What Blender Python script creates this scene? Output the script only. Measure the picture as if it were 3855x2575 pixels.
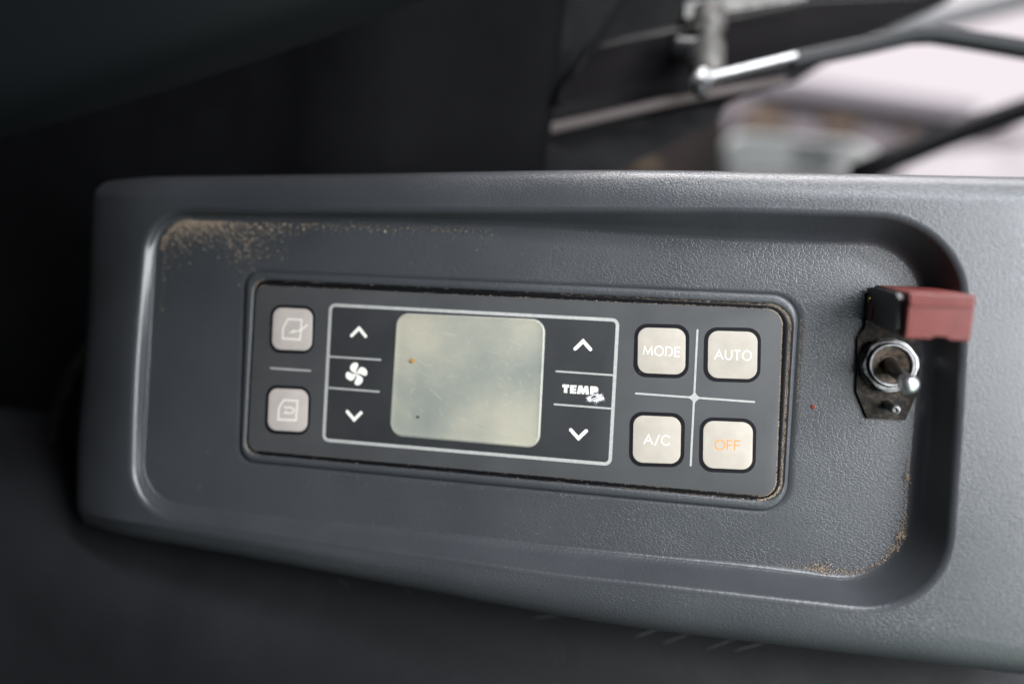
import bpy, math, random
from mathutils import Matrix, Vector
import numpy as np
random.seed(7); RNG = np.random.default_rng(7)
for o in list(bpy.data.objects): bpy.data.objects.remove(o)
SC = bpy.context.scene; COL = SC.collection
K = 0.001                                    # all tables are millimetres in the tray's own axes: x right, y up the tray, z out of it
T = Matrix.Translation((0, 0, 0.9)) @ Matrix.Rotation(math.radians(65), 4, 'X')   # the tray leans back in the cab

# ---------------------------------------------------------------- camera
cam = bpy.data.cameras.new('camera'); camo = bpy.data.objects.new('camera', cam); COL.objects.link(camo)
CAM_R = Matrix([[0.982221, -0.055286, 0.179402], [0.057521, 0.998318, -0.007278], [-0.178698, 0.017468, 0.983749]])
CAM_C = Vector([48.29, 12.64, 245.1])
camo.matrix_world = T @ Matrix.Translation(CAM_C * K) @ CAM_R.to_4x4()
cam.lens = 26; cam.sensor_width = 36; cam.clip_start = 0.01; cam.clip_end = 200
cam.dof.use_dof = True; cam.dof.focus_distance = 0.235; cam.dof.aperture_fstop = 2.5; cam.dof.aperture_blades = 9
SC.camera = camo

# ---------------------------------------------------------------- world, window light, exposure
w = bpy.data.worlds.new('World'); SC.world = w; w.use_nodes = True
w.node_tree.nodes['Background'].inputs[0].default_value = (0.80, 0.90, 1.0, 1)
w.node_tree.nodes['Background'].inputs[1].default_value = 0.022

def area(name, loc, aim, size, power, col):
    l = bpy.data.lights.new(name, 'AREA'); l.shape = 'RECTANGLE'; l.size, l.size_y = size; l.energy = power; l.color = col
    o = bpy.data.objects.new(name, l); COL.objects.link(o)
    d = (Vector(aim) - Vector(loc)).normalized()
    o.matrix_world = T @ Matrix.Translation(Vector(loc) * K) @ d.to_track_quat('-Z', 'Y').to_matrix().to_4x4()
    return o
area('side_window_light', (400, 60, 285), (110, 5, 0), (0.30, 0.32), 5.3, (0.95, 0.97, 1.0))
area('front_window_light', (350, 420, 400), (80, 0, 0), (0.56, 0.055), 6.2, (0.92, 0.96, 1.0))
area('foliage_side_light', (430, -330, 260), (150, -40, 0), (0.25, 0.3), 0.8, (0.72, 1.0, 0.74))
area('outdoor_daylight', (1500, 9000, -2000), (2500, 2800, -9200), (6.0, 6.0), 2600, (1.0, 0.97, 0.98))

SC.view_settings.view_transform = 'Standard'; SC.view_settings.look = 'None'
SC.view_settings.exposure = 0; SC.view_settings.gamma = 1; SC.view_settings.use_curve_mapping = False
SC.cycles.use_denoising = True

# ---------------------------------------------------------------- measured layout (mm)
D = {'cam': {'C': [48.29,12.64,245.1],
 'R': [[0.982221,-0.055286,0.179402],[0.057521,0.998318,-0.007278],[-0.178698,0.017468,0.983749]]},
 'outer': {'tl': [-170.38,68.74,-13.9],
 'tr': [197.57,70.5,8.11],
 'br': [203.78,-73.17,8.34],
 'bl': [-167.98,-65.76,-12.91],
 'top': [[-50.4,71.1,-0.81],[33.51,72.71,2.21],[100.4,72.06,4.61]],
 'right': [],
 'bottom': [[160.58,-73.44,6.78],[95.28,-74.47,4.43],[41.83,-75.06,2.51],[-17.5,-72.48,0.37],[-83.56,-69.14,-2.01]],
 'left': [[-170.39,-32.43,-13.9],[-169.13,9.28,-13.38]]},
 'rim': {'tl': [-133.63,54.34,3.19],
 'tr': [136.29,56.68,12.91],
 'br': [135.68,-57.98,12.88],
 'bl': [-133.27,-55.1,3.2],
 'top': [[-38.79,55.81,6.6],[62.52,57.28,10.25],[99.56,57.15,11.58]],
 'right': [[136.59,38.69,12.92],[136.75,7.03,12.92],[136.33,-24.35,12.91]],
 'bottom': [[120.74,-57.2,12.35],[88.57,-57.47,11.19],[54.94,-57.78,9.98],[20.75,-58.26,8.75],[-15.78,-57.27,7.43],[-54.78,-56.81,6.03],[-89.36,-55.31,4.78]],
 'left': [[-133.9,-38.42,3.18],[-134.7,-14.06,3.15],[-134.76,10.25,3.15]]},
 'floor': {'tl': [-132.54,54.17],
 'tr': [131.94,53.13],
 'br': [130.81,-53.64],
 'bl': [-131.46,-51.41],
 'top': [[-90.49,54.56],[-38.98,54.63],[12.65,54.2],[63.5,52.6],[99.24,52.27]],
 'right': [[131.95,32.79],[132.29,6.08],[131.6,-19.98]],
 'bottom': [[112.99,-53.25],[81.99,-52.6],[54.78,-52.77],[19.27,-52.82],[-18.19,-52.73],[-57.75,-52.63],[-92.38,-52.46]],
 'left': [[-131.79,-38.71],[-132.04,-14.06],[-132.27,10.48]]},
 'ring_o': [[-95.74,35.31],[95.32,34.94],[94.65,-34.9],[-93.75,-34.21]],
 'ring_i': [[-91.4,31.73],[92.56,31.01],[92.28,-31.05],[-90.87,-30.83]],
 'face': [[-90.24,29.6],[89.54,29.25],[90.46,-29.44],[-89.76,-29.31]],
 'frame': [[-61.42,23.85],[38.51,23.49],[38.6,-23.53],[-61.04,-23.44]],
 'lcd': [[-36.93,21.97],[14.55,22.29],[14.95,-20.04],[-37.05,-19.74]],
 'div': [[[-60.44,5.75],[-41.9,5.74]],[[-60.57,-5.13],[-41.82,-5.3]],[[19.28,5.6],[38.53,5.48]],[[19.35,-5.32],[38.57,-5.41]],[[-82.71,0.36],[-67.6,0.33]]],
 'chev': [[[-52.99,13.48],[-50.42,16.24],[-47.85,13.59]],[[-52.94,-12.96],[-50.23,-15.57],[-47.86,-13.0]],[[25.14,13.37],[27.61,16.04],[30.17,13.48]],[[25.21,-13.34],[27.88,-15.91],[30.3,-13.27]]],
 'fan': [-50.39,0.34],
 'buttons': {'outside_air': {'cap': [[-82.96,21.94],[-67.97,21.98],[-67.57,7.29],[-82.65,7.1]],
 'halo': [[-83.9,22.77],[-67.27,22.87],[-67.02,6.49],[-83.37,6.04]]},
 'recirculation': {'cap': [[-82.74,-6.75],[-67.84,-6.42],[-67.46,-21.25],[-82.4,-21.56]],
 'halo': [[-83.69,-5.81],[-67.07,-5.55],[-66.73,-22.06],[-83.44,-22.68]]},
 'mode': {'cap': [[45.13,21.48],[60.25,21.84],[60.85,7.04],[45.74,6.72]],
 'halo': [[44.23,22.5],[61.22,22.95],[61.74,6.05],[44.65,5.59]]},
 'auto': {'cap': [[67.25,21.58],[82.42,21.97],[82.97,7.01],[67.81,6.55]],
 'halo': [[66.22,22.48],[83.25,23.05],[83.8,6.13],[66.78,5.54]]},
 'ac': {'cap': [[45.25,-7.03],[60.37,-6.55],[60.88,-21.53],[45.79,-22.28]],
 'halo': [[44.26,-6.07],[61.4,-5.46],[61.86,-22.37],[44.91,-23.35]]},
 'off': {'cap': [[67.29,-7.13],[82.51,-6.62],[83.01,-21.54],[67.9,-22.12]],
 'halo': [[66.36,-6.24],[83.33,-5.61],[83.88,-22.44],[66.98,-23.23]]}},
 'text': {'mode': [[47.18,12.66],[58.86,12.67],[47.0,15.77]],
 'auto': [[69.6,12.52],[81.09,12.8],[69.68,15.69]],
 'ac': [[48.98,-16.07],[57.31,-15.87],[48.9,-12.87]],
 'off': [[71.29,-16.04],[79.05,-15.77],[71.32,-12.83]]},
 'cross': [[63.94,21.57],[64.16,-21.71],[45.64,0.05],[82.5,-0.12],[64.15,-0.05]],
 'temp': [[[21.63,1.37],[23.82,1.43],[23.84,0.53],[23.28,0.52],[23.3,-1.28],[22.23,-1.28],[22.22,0.48],[21.66,0.48]],[[24.24,1.36],[26.26,1.39],[26.25,0.67],[25.27,0.65],[25.27,0.29],[26.18,0.31],[26.17,-0.3],[25.28,-0.32],[25.29,-0.64],[26.3,-0.61],[26.3,-1.32],[24.28,-1.34]],[[27.0,1.39],[28.16,1.4],[28.58,0.12],[29.03,1.38],[30.07,1.37],[30.46,-1.32],[29.44,-1.35],[29.29,-0.09],[28.82,-1.31],[28.18,-1.33],[27.75,-0.16],[27.62,-1.32],[26.56,-1.33]],[[30.83,1.39],[32.25,1.42],[32.92,1.32],[33.33,0.99],[33.46,0.56],[33.35,0.05],[33.07,-0.32],[32.59,-0.52],[31.92,-0.55],[31.91,-1.29],[30.91,-1.32]]],
 'temp_hole': [[31.99,0.63],[32.37,0.41],[31.99,0.18]],
 'lint': {'body': [[29.69,-3.32],[29.73,-2.2],[30.97,-1.45],[32.38,-0.91],[33.69,-0.37],[34.81,-0.74],[35.84,-1.34],[36.27,-2.09],[35.91,-2.55],[34.5,-3.1],[33.43,-3.73],[32.0,-3.94],[31.2,-3.55],[30.43,-3.71]],
 's1': [[30.96,-2.17],[32.51,-1.23],[33.31,-1.57],[31.04,-2.67]],
 's2': [[31.23,-3.1],[32.69,-2.33],[34.74,-1.47],[35.28,-1.26],[35.35,-1.5],[33.79,-2.15],[32.71,-2.67],[31.52,-3.36]],
 's3': [[33.62,-1.1],[34.26,-0.83],[34.34,-1.11],[33.69,-1.37]]},
 'icon_air': {'car': [[-77.07,18.08],[-71.91,18.07],[-72.04,11.05],[-78.69,11.13],[-78.76,14.39],[-78.2,15.94]],
 'arrow': [[-69.69,16.44],[-71.69,14.53],[-73.38,14.03],[-75.69,13.44]],
 'head': [[-76.65,13.12],[-74.42,14.52],[-74.51,13.57]]},
 'icon_rec': {'car': [[-76.86,-10.56],[-71.63,-10.53],[-71.8,-17.4],[-78.51,-17.57],[-78.52,-14.04],[-78.0,-12.49]],
 'arrow': [[-76.51,-13.15],[-73.88,-13.03],[-73.07,-13.31],[-72.7,-13.95],[-72.98,-14.64],[-73.83,-14.97],[-76.02,-15.07]],
 'head': [[-76.85,-15.13],[-75.46,-14.22],[-75.55,-15.17]]},
 'plate': [[113.98,35.73],[114.26,25.46],[112.15,21.37],[112.71,5.04],[116.24,-2.87],[127.07,-2.61],[130.2,6.22],[129.99,21.93],[128.74,25.59],[128.21,36.35]],
 'nut': [[121.33,13.89],[129.13,14.37]],
 'pin': [121.64,1.9],
 'pintip': [121.24,0.73],
 'leverbase': [121.57,14.32],
 'levertip': [120.89,8.78],
 'guard_base': [[116.14,38.06],[131.2,38.68],[131.78,26.85],[116.74,26.09]],
 'guard_top': [[116.27,32.73],[131.12,33.12],[131.27,21.53],[116.55,20.57]],
 'hinge': [[112.9,35.43],[116.94,35.61],[117.36,27.37],[113.32,27.16],[116.38,31.45],[122.52,27.62]],
 'amber': [-30.3,6.0],
 'brown': [-27.02,-12.92],
 'red': [100.82,-0.36],
 'dust_tl': [[-119.28,53.82],[-92.02,50.81],[-99.03,42.41],[-130.71,44.72],[-126.95,51.11],[-110.08,52.8],[-74.67,53.31]],
 'bg': {'bracket': [[17.83,166.71,-126.35],[115.81,193.77,-144.02],[178.06,203.18,-161.41],[153.91,189.18,-167.27],[121.6,166.05,-171.71],[58.77,151.78,-160.36],[-21.71,127.66,-143.83],[-6.62,142.39,-142.41],[7.03,159.98,-128.5]],
 'rear': [[-52.86,197.11,-40.05],[58.9,213.17,-75.56],[55.04,162.99,-90.47],[19.87,151.53,-89.23],[9.64,145.0,-90.46],[-2.83,126.67,-95.44],[-17.03,115.32,-100.05],[43.5,93.7,-127.51],[-62.36,83.96,-92.01]],
 'line': [[18.48,157.75,-106.21],[113.18,184.3,-123.28]],
 'strip': [[-20.62,118.96,-119.7],[60.81,144.02,-138.43],[110.66,157.31,-151.49]],
 'sill': [[-23.03,122.68,-132.45],[112.68,160.96,-164.03],[90.84,152.97,-164.17],[82.99,148.97,-164.8],[77.52,139.01,-163.88],[26.93,107.47,-144.72],[-23.34,97.39,-129.53]],
 'backing': [[-121.61,275.59,-159.08],[241.59,303.2,-235.27],[215.92,235.4,-231.1],[177.37,215.73,-224.21],[127.43,179.65,-205.21],[79.04,164.88,-191.41],[-26.07,129.44,-162.34],[-34.56,99.7,-150.84],[-102.62,95.71,-138.46]],
 'post': [[68.86,181.25,-129.46],[69.49,164.05,-125.63],[69.99,146.24,-119.75]],
 'foot': [[66.29,141.72,-113.01],[66.38,137.5,-111.03]],
 'block': [[57.79,177.7,-123.4],[115.99,190.73,-133.91],[115.64,197.13,-133.8],[57.32,186.23,-123.25]],
 'arm_s': [[66.86,144.98,-115.13],[109.92,158.32,-122.88]],
 'arm_b': [[108.59,156.37,-122.65],[143.86,166.13,-129.01],[166.01,172.63,-133.0],[179.29,172.99,-135.42],[227.65,168.13,-144.28],[330.59,156.89,-163.13]],
 'hook': [[15.22,144.37,-78.27],[10.63,135.08,-77.5],[6.48,131.16,-78.81],[2.69,120.93,-81.24]],
 'rail': [[185.51,147.29,-307.52],[250.27,178.73,-319.1],[321.16,208.7,-331.81],[462.95,268.62,-357.22]],
 'pillar': [[312.78,419.57,-715.0],[379.52,442.62,-727.0],[513.24,484.49,-751.07],[760.1,561.69,-795.52]],
 'wall': [[-1830.97,2636.46,-8541.46],[480.63,3409.97,-8957.29],[1685.11,3390.11,-9177.1],[3559.39,3085.08,-9521.16],[11022.5,2006.56,-10890.15],[11298.44,-2976.03,-10977.34],[-3825.54,-3861.73,-8225.79],[-4142.56,1862.95,-8125.62]],
 'win1': [[986.28,3059.17,-9001.28],[1590.96,3094.58,-9111.29],[1605.75,2827.37,-9115.96],[1001.08,2791.96,-9005.95]],
 'win2': [[1937.17,3034.43,-9174.87],[2438.16,3036.97,-9266.21],[2450.73,2809.84,-9270.19],[1949.0,2820.67,-9178.61]],
 'win3': [[2918.78,2931.07,-9354.64],[3078.0,2913.59,-9383.81],[3088.36,2726.54,-9387.08],[2929.14,2744.03,-9357.92]],
 'roof': [[1203.09,3295.07,-8988.24],[1622.12,3306.29,-9064.58],[3757.37,3111.44,-9455.42]],
 'hood': [[191.01,412.03,-1404.41],[184.69,483.55,-1402.73],[219.02,502.33,-1408.85],[332.21,501.77,-1429.5],[455.07,496.99,-1451.94],[512.66,478.79,-1462.57],[546.12,428.04,-1469.05]],
 'shadepanel': [[-166.65,707.76,-2251.86],[32.65,782.95,-2287.65],[274.07,832.54,-2331.31],[292.26,609.07,-2336.28],[-159.72,582.6,-2254.05]],
 'yard': [[1648.15,1492.2,-5118.32],[5231.85,1864.56,-5769.11],[5331.33,68.24,-5800.54],[1738.66,-142.16,-5146.91]],
 'wood': [[30.26,171.86,-360.35],[50.08,173.02,-363.96],[50.66,162.42,-364.14],[30.85,161.26,-360.54]],
 'back': [[-253.93,174.7,-3.55],[-45.32,186.91,-41.5],[-48.22,87.73,-72.2],[-276.62,54.85,-30.79]],
 'trimbeam': [[-124.84,49.97,99.05],[-75.08,69.94,90.13],[-41.33,85.16,84.08],[-15.49,96.18,79.45],[4.39,104.58,75.89],[-127.72,102.02,99.96],[-105.73,72.29,95.73],[-65.48,80.33,88.45]],
 'boot1': [[-194.14,3.14,-46.22],[-202.84,-12.97,-44.75],[-207.6,-30.8,-44.01],[-208.55,-48.4,-43.97],[-203.12,-59.78,-45.04],[-190.05,-70.72,-47.51]],
 'boot2': [[-201.98,-44.76,-50.22],[-191.78,-53.07,-52.14],[-181.7,-59.4,-54.03]],
 'sky': [[-12954.9,32672.99,-37802.73],[38037.8,35659.25,-47079.98],[39994.76,321.73,-47698.28],[-10997.94,-2664.53,-38421.04]],
 'lower': [[-232.22,-59.79,-9.24],[-168.55,-66.91,-17.86],[-95.33,-77.32,-24.17],[-26.07,-84.99,-31.78],[40.8,-91.35,-38.93],[105.14,-94.19,-45.61],[205.23,-96.29,-56.76]],
 'crease_glint': [[[49.43,-85.03],[57.56,-80.68]],[[59.04,-85.93],[68.79,-80.9]],[[73.73,-85.96],[83.56,-80.89]],[[82.94,-85.36],[92.96,-80.99]],[[-60.1,-76.99],[-55.27,-79.81]],[[-35.79,-75.91],[-31.06,-79.68]],[[50.59,-84.55],[57.76,-80.85]],[[13.7,-82.68],[23.9,-80.29]]],
 'patch': [[101.4,-81.08],[127.17,-81.22],[157.65,-80.87],[162.48,-85.6],[153.83,-87.3],[96.66,-86.98]]}}

# ---------------------------------------------------------------- mesh helpers
def tag(o, label=None, cat=None, group=None, kind=None):
    if label: o['label'] = label
    if cat: o['category'] = cat
    if group: o['group'] = group
    if kind: o['kind'] = kind
    return o
def place(o, parent, loc):
    COL.objects.link(o)
    if parent is not None: o.parent = parent
    else: o.matrix_world = T @ Matrix.Translation(Vector(loc) * K)
def thing(name, label, cat, loc, group=None):
    o = bpy.data.objects.new(name, None); o.empty_display_size = 0.005; place(o, None, loc)
    o['loc'] = list(map(float, loc)); return tag(o, label, cat, group)
def base(p):
    while p is not None and 'loc' not in p: p = p.parent
    return np.array(p['loc']) if p is not None else np.zeros(3)
class MB:
    def __init__(s): s.v = []; s.f = []
    def add(s, v, f):
        n = len(s.v); s.v += [tuple(map(float, q)) for q in v]; s.f += [tuple(i + n for i in q) for q in f]; return s
    def build(s, name, mat, parent=None, loc=None, smooth=False, sharp=None):
        L = base(parent) if parent is not None else np.array(loc if loc is not None else (0, 0, 0), float)
        me = bpy.data.meshes.new(name)
        me.from_pydata([tuple((np.array(q) - L) * K) for q in s.v], [], s.f); me.validate(); me.update()
        me.materials.append(mat)
        o = bpy.data.objects.new(name, me)
        place(o, parent, L)
        if parent is None: o['loc'] = [float(q) for q in L]
        if smooth:
            me.polygons.foreach_set('use_smooth', [True] * len(me.polygons))
            if sharp: me.set_sharp_from_angle(angle=math.radians(sharp))
        return o
def loft(rings, cap0=False, cap1=False, closed=True, mb=None):
    mb = mb or MB(); n = len(rings[0]); V = [p for r in rings for p in r]; F = []
    m = n if closed else n - 1
    for i in range(len(rings) - 1):
        for j in range(m):
            a = i * n + j; b = i * n + (j + 1) % n
            F.append((a, b, b + n, a + n))
    if cap0: F.append(tuple(reversed(range(n))))
    if cap1: F.append(tuple(range((len(rings) - 1) * n, len(rings) * n)))
    return mb.add(V, F)
def dense(pts, n):
    """resample a polyline through pts (Catmull-Rom) to n points."""
    P = [np.array(p, float) for p in pts]
    if len(P) == 2: return [P[0] + (P[1] - P[0]) * t for t in np.linspace(0, 1, n)]
    Q = [2 * P[0] - P[1]] + P + [2 * P[-1] - P[-2]]; out = []
    for i in range(1, len(Q) - 2):
        for t in np.linspace(0, 1, 24, endpoint=False):
            a, b, c, d = Q[i - 1:i + 3]
            out.append(.5 * (2 * b + (c - a) * t + (2 * a - 5 * b + 4 * c - d) * t * t + (3 * b - a - 3 * c + d) * t ** 3))
    out.append(P[-1]); out = np.array(out)
    s = np.r_[0, np.cumsum(np.linalg.norm(np.diff(out[:, :2], axis=0), axis=1))]
    q = np.linspace(0, s[-1], n)
    return [np.array([np.interp(x, s, out[:, k]) for k in range(out.shape[1])]) for x in q]
def contour(c, r, ne=30, nc=12):
    """closed counter-clockwise loop from four edges with rounded corners; c = dict or [tl,tr,br,bl]."""
    if not isinstance(c, dict): c = dict(tl=c[0], tr=c[1], br=c[2], bl=c[3], top=[], right=[], bottom=[], left=[])
    rr = r if hasattr(r, '__len__') else [r] * 4      # tl tr br bl
    E = [([c['tl']] + c['left'][::-1] + [c['bl']], rr[0], rr[3]), ([c['bl']] + c['bottom'][::-1] + [c['br']], rr[3], rr[2]),
         ([c['br']] + c['right'][::-1] + [c['tr']], rr[2], rr[1]), ([c['tr']] + c['top'][::-1] + [c['tl']], rr[1], rr[0])]
    segs = []
    for pts, ra, rb in E:
        D_ = np.array(dense(pts, 400)); s = np.r_[0, np.cumsum(np.linalg.norm(np.diff(D_[:, :2], axis=0), axis=1))]
        q = np.linspace(ra, s[-1] - rb, ne)
        segs.append(np.array([[np.interp(x, s, D_[:, k]) for k in range(D_.shape[1])] for x in q]))
    corners = [np.array(c[k], float) for k in ('bl', 'br', 'tr', 'tl')]
    out = []
    for i in range(4):
        out += list(segs[i])
        a, b, k = segs[i][-1], segs[(i + 1) % 4][0], corners[i]
        w_ = 0.78
        for t in np.linspace(0, 1, nc + 2)[1:-1]:
            k1 = a + (k - a) * w_ * .72; k2 = b + (k - b) * w_ * .72
            out.append((1 - t) ** 3 * a + 3 * (1 - t) ** 2 * t * k1 + 3 * (1 - t) * t * t * k2 + t ** 3 * b)
    return np.array(out)
def offs(c, d):
    """move a counter-clockwise loop inwards by d (mm, scalar or per vertex)."""
    P = c[:, :2]; t = np.roll(P, -1, 0) - np.roll(P, 1, 0); t /= np.linalg.norm(t, axis=1)[:, None] + 1e-9
    n = np.stack([-t[:, 1], t[:, 0]], 1); r = c.copy(); r[:, :2] = P + n * (np.ones(len(P)) * d)[:, None]; return r
def atz(c, z):
    return np.column_stack([c[:, 0], c[:, 1], np.ones(len(c)) * z])
def plate_loft(c, z0, z1, bev, mb=None, steps=4):
    """a raised plate: side wall, rounded edge, flat top."""
    R = [atz(c, z0), atz(c, z1 - bev)]
    for i in range(1, steps + 1):
        a = math.pi / 2 * i / steps
        R.append(atz(offs(c, bev * (1 - math.cos(a))), z1 - bev + bev * math.sin(a)))
    return loft(R, False, True, mb=mb)
def prism(poly, z0, z1, mb=None):
    P = [np.array(p[:2], float) for p in poly]
    if sum(P[i][0] * P[(i + 1) % len(P)][1] - P[(i + 1) % len(P)][0] * P[i][1] for i in range(len(P))) < 0: P = P[::-1]
    c = np.array(P); return loft([atz(c, z0), atz(c, z1)], True, True, mb=mb)
def ribbon(pts, wd, z0, z1, mb, closed=False):
    """flat printed stroke with round ends and mitred bends."""
    P = [np.array(p[:2], float) for p in pts]; n = len(P); h = wd / 2
    if closed:
        c = np.array(P)
        if sum(P[i][0] * P[(i + 1) % n][1] - P[(i + 1) % n][0] * P[i][1] for i in range(n)) < 0: c = c[::-1]
        m = []
        for i in range(n):
            a = c[i] - c[i - 1]; b = c[(i + 1) % n] - c[i]; a /= np.linalg.norm(a); b /= np.linalg.norm(b)
            na = np.array([-a[1], a[0]]); nb = np.array([-b[1], b[0]]); q = na + nb; m.append(q / max(.5, np.dot(q, na)))
        m = np.array(m); i_, o_ = c + m * h, c - m * h
        return loft([atz(o_, z0), atz(o_, z1), atz(i_, z1), atz(i_, z0)], mb=mb)
    Lf, Rt = [], []
    for i in range(n):
        a = P[i] - P[i - 1] if i > 0 else P[1] - P[0]; b = P[i + 1] - P[i] if i < n - 1 else a
        a = a / np.linalg.norm(a); b = b / np.linalg.norm(b)
        na = np.array([-a[1], a[0]]); nb = np.array([-b[1], b[0]]); q = na + nb; q = q / max(.35, np.dot(q, na))
        Lf.append(P[i] + q * h); Rt.append(P[i] - q * h)
    def cap(c, d):
        a0 = math.atan2(d[1], d[0]) + math.pi / 2
        return [c + h * np.array([math.cos(a0 - math.pi * k / 6), math.sin(a0 - math.pi * k / 6)]) for k in range(1, 6)]
    loop = Lf + cap(P[-1], P[-1] - P[-2]) + Rt[::-1] + cap(P[0], P[0] - P[1])
    return prism(loop, z0, z1, mb)
def frame3(d):
    d = d / np.linalg.norm(d); a = np.array([0, 0, 1.]) if abs(d[2]) < .9 else np.array([1., 0, 0])
    u = np.cross(a, d); u /= np.linalg.norm(u); return u, np.cross(d, u)
def tube(path, rad, n=12, mb=None, flat=1.0, up=None, cap=True):
    P = [np.array(p, float) for p in path]; R = rad if hasattr(rad, '__len__') else [rad] * len(P); rings = []
    for i, p in enumerate(P):
        d = P[min(i + 1, len(P) - 1)] - P[max(i - 1, 0)]
        if up is not None:
            d = d / np.linalg.norm(d); u = np.cross(np.array(up, float), d); u /= np.linalg.norm(u); v = np.cross(d, u)
        else: u, v = frame3(d)
        rings.append([p + R[i] * (math.cos(a) * u + flat * math.sin(a) * v) for a in np.linspace(0, 2 * math.pi, n, endpoint=False)])
    return loft(rings, cap, cap, mb=mb)
def sweep(path, prof, up, mb=None):
    """sweep a 2-D profile (list of (side, height) per path point) along a path."""
    P = [np.array(p, float) for p in path]; rings = []
    for i, p in enumerate(P):
        d = P[min(i + 1, len(P) - 1)] - P[max(i - 1, 0)]; d /= np.linalg.norm(d)
        u = np.cross(np.array(up, float), d); u /= np.linalg.norm(u); v = np.cross(d, u)
        pr = prof[i] if isinstance(prof[0][0], (list, tuple)) else prof
        rings.append([p + a * u + b * v for a, b in pr])
    return loft(rings, True, True, mb=mb)
def lathe(c, axis, prof, n=32, mb=None):
    c = np.array(c, float); u, v = frame3(np.array(axis, float)); d = np.array(axis, float) / np.linalg.norm(axis)
    rings = [[c + d * h + r * (math.cos(a) * u + math.sin(a) * v) for a in np.linspace(0, 2 * math.pi, n, endpoint=False)] for r, h in prof]
    return loft(rings, True, True, mb=mb)
def slab(poly, th, mb=None, away=None):
    """a solid sheet: polygon in space given thickness away from the viewer."""
    P = np.array(poly, float); c = P.mean(0)
    nrm = np.zeros(3)
    for i in range(len(P)): nrm += np.cross(P[i] - c, P[(i + 1) % len(P)] - c)
    nrm /= np.linalg.norm(nrm)
    if np.dot(nrm, np.array(CAM_C) - c) < 0: nrm = -nrm; P = P[::-1]
    return loft([P - nrm * th, P], True, True, mb=mb)
def grain(mb, p, r):
    V = [np.array(q, float) for q in ((1, 0, 0), (-1, 0, 0), (0, 1, 0), (0, -1, 0), (0, 0, 1), (0, 0, -1))]
    A = RNG.normal(size=(3, 3)); q, _ = np.linalg.qr(A); s = r * (0.6 + 0.7 * RNG.random(3))
    mb.add([np.array(p) + q @ (v * s) for v in V], [(0, 2, 4), (2, 1, 4), (1, 3, 4), (3, 0, 4), (2, 0, 5), (1, 2, 5), (3, 1, 5), (0, 3, 5)])

# ---------------------------------------------------------------- materials
def mat(name, col, rough=.5, metal=0, spec=.5, coat=0, coat_rough=.1, sheen=0):
    m = bpy.data.materials.new(name); m.use_nodes = True; b = m.node_tree.nodes['Principled BSDF']
    b.inputs['Base Color'].default_value = (*col, 1); b.inputs['Roughness'].default_value = rough; b.inputs['Metallic'].default_value = metal
    b.inputs['Specular IOR Level'].default_value = spec; b.inputs['Coat Weight'].default_value = coat; b.inputs['Coat Roughness'].default_value = coat_rough
    return m
def N(m, t, **kw):
    n = m.node_tree.nodes.new(t)
    for k, v in kw.items():
        if k in n.inputs: n.inputs[k].default_value = v
        else: setattr(n, k, v)
    return n
def link(m, a, b): m.node_tree.links.new(a, b)
def bsdf(m): return m.node_tree.nodes['Principled BSDF']
def noise_col(m, c0, c1, scale, detail=4, lo=.35, hi=.65, rough=None):
    tc = N(m, 'ShaderNodeTexCoord'); nz = N(m, 'ShaderNodeTexNoise', Scale=scale, Detail=detail); link(m, tc.outputs['Object'], nz.inputs['Vector'])
    r = N(m, 'ShaderNodeValToRGB'); e = r.color_ramp.elements
    e[0].position, e[1].position = lo, hi; e[0].color = (*c0, 1); e[1].color = (*c1, 1)
    link(m, nz.outputs['Fac'], r.inputs['Fac']); link(m, r.outputs['Color'], bsdf(m).inputs['Base Color'])
    if rough:
        mr = N(m, 'ShaderNodeMapRange'); mr.inputs['To Min'].default_value, mr.inputs['To Max'].default_value = rough
        link(m, nz.outputs['Fac'], mr.inputs['Value']); link(m, mr.outputs['Result'], bsdf(m).inputs['Roughness'])
    return tc, nz
def fine_bump(m, scale, dist, strength=1):
    tc = N(m, 'ShaderNodeTexCoord'); nz = N(m, 'ShaderNodeTexNoise', Scale=scale, Detail=3); link(m, tc.outputs['Object'], nz.inputs['Vector'])
    bp = N(m, 'ShaderNodeBump', Strength=strength, Distance=dist); link(m, nz.outputs['Fac'], bp.inputs['Height']); link(m, bp.outputs['Normal'], bsdf(m).inputs['Normal'])
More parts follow.
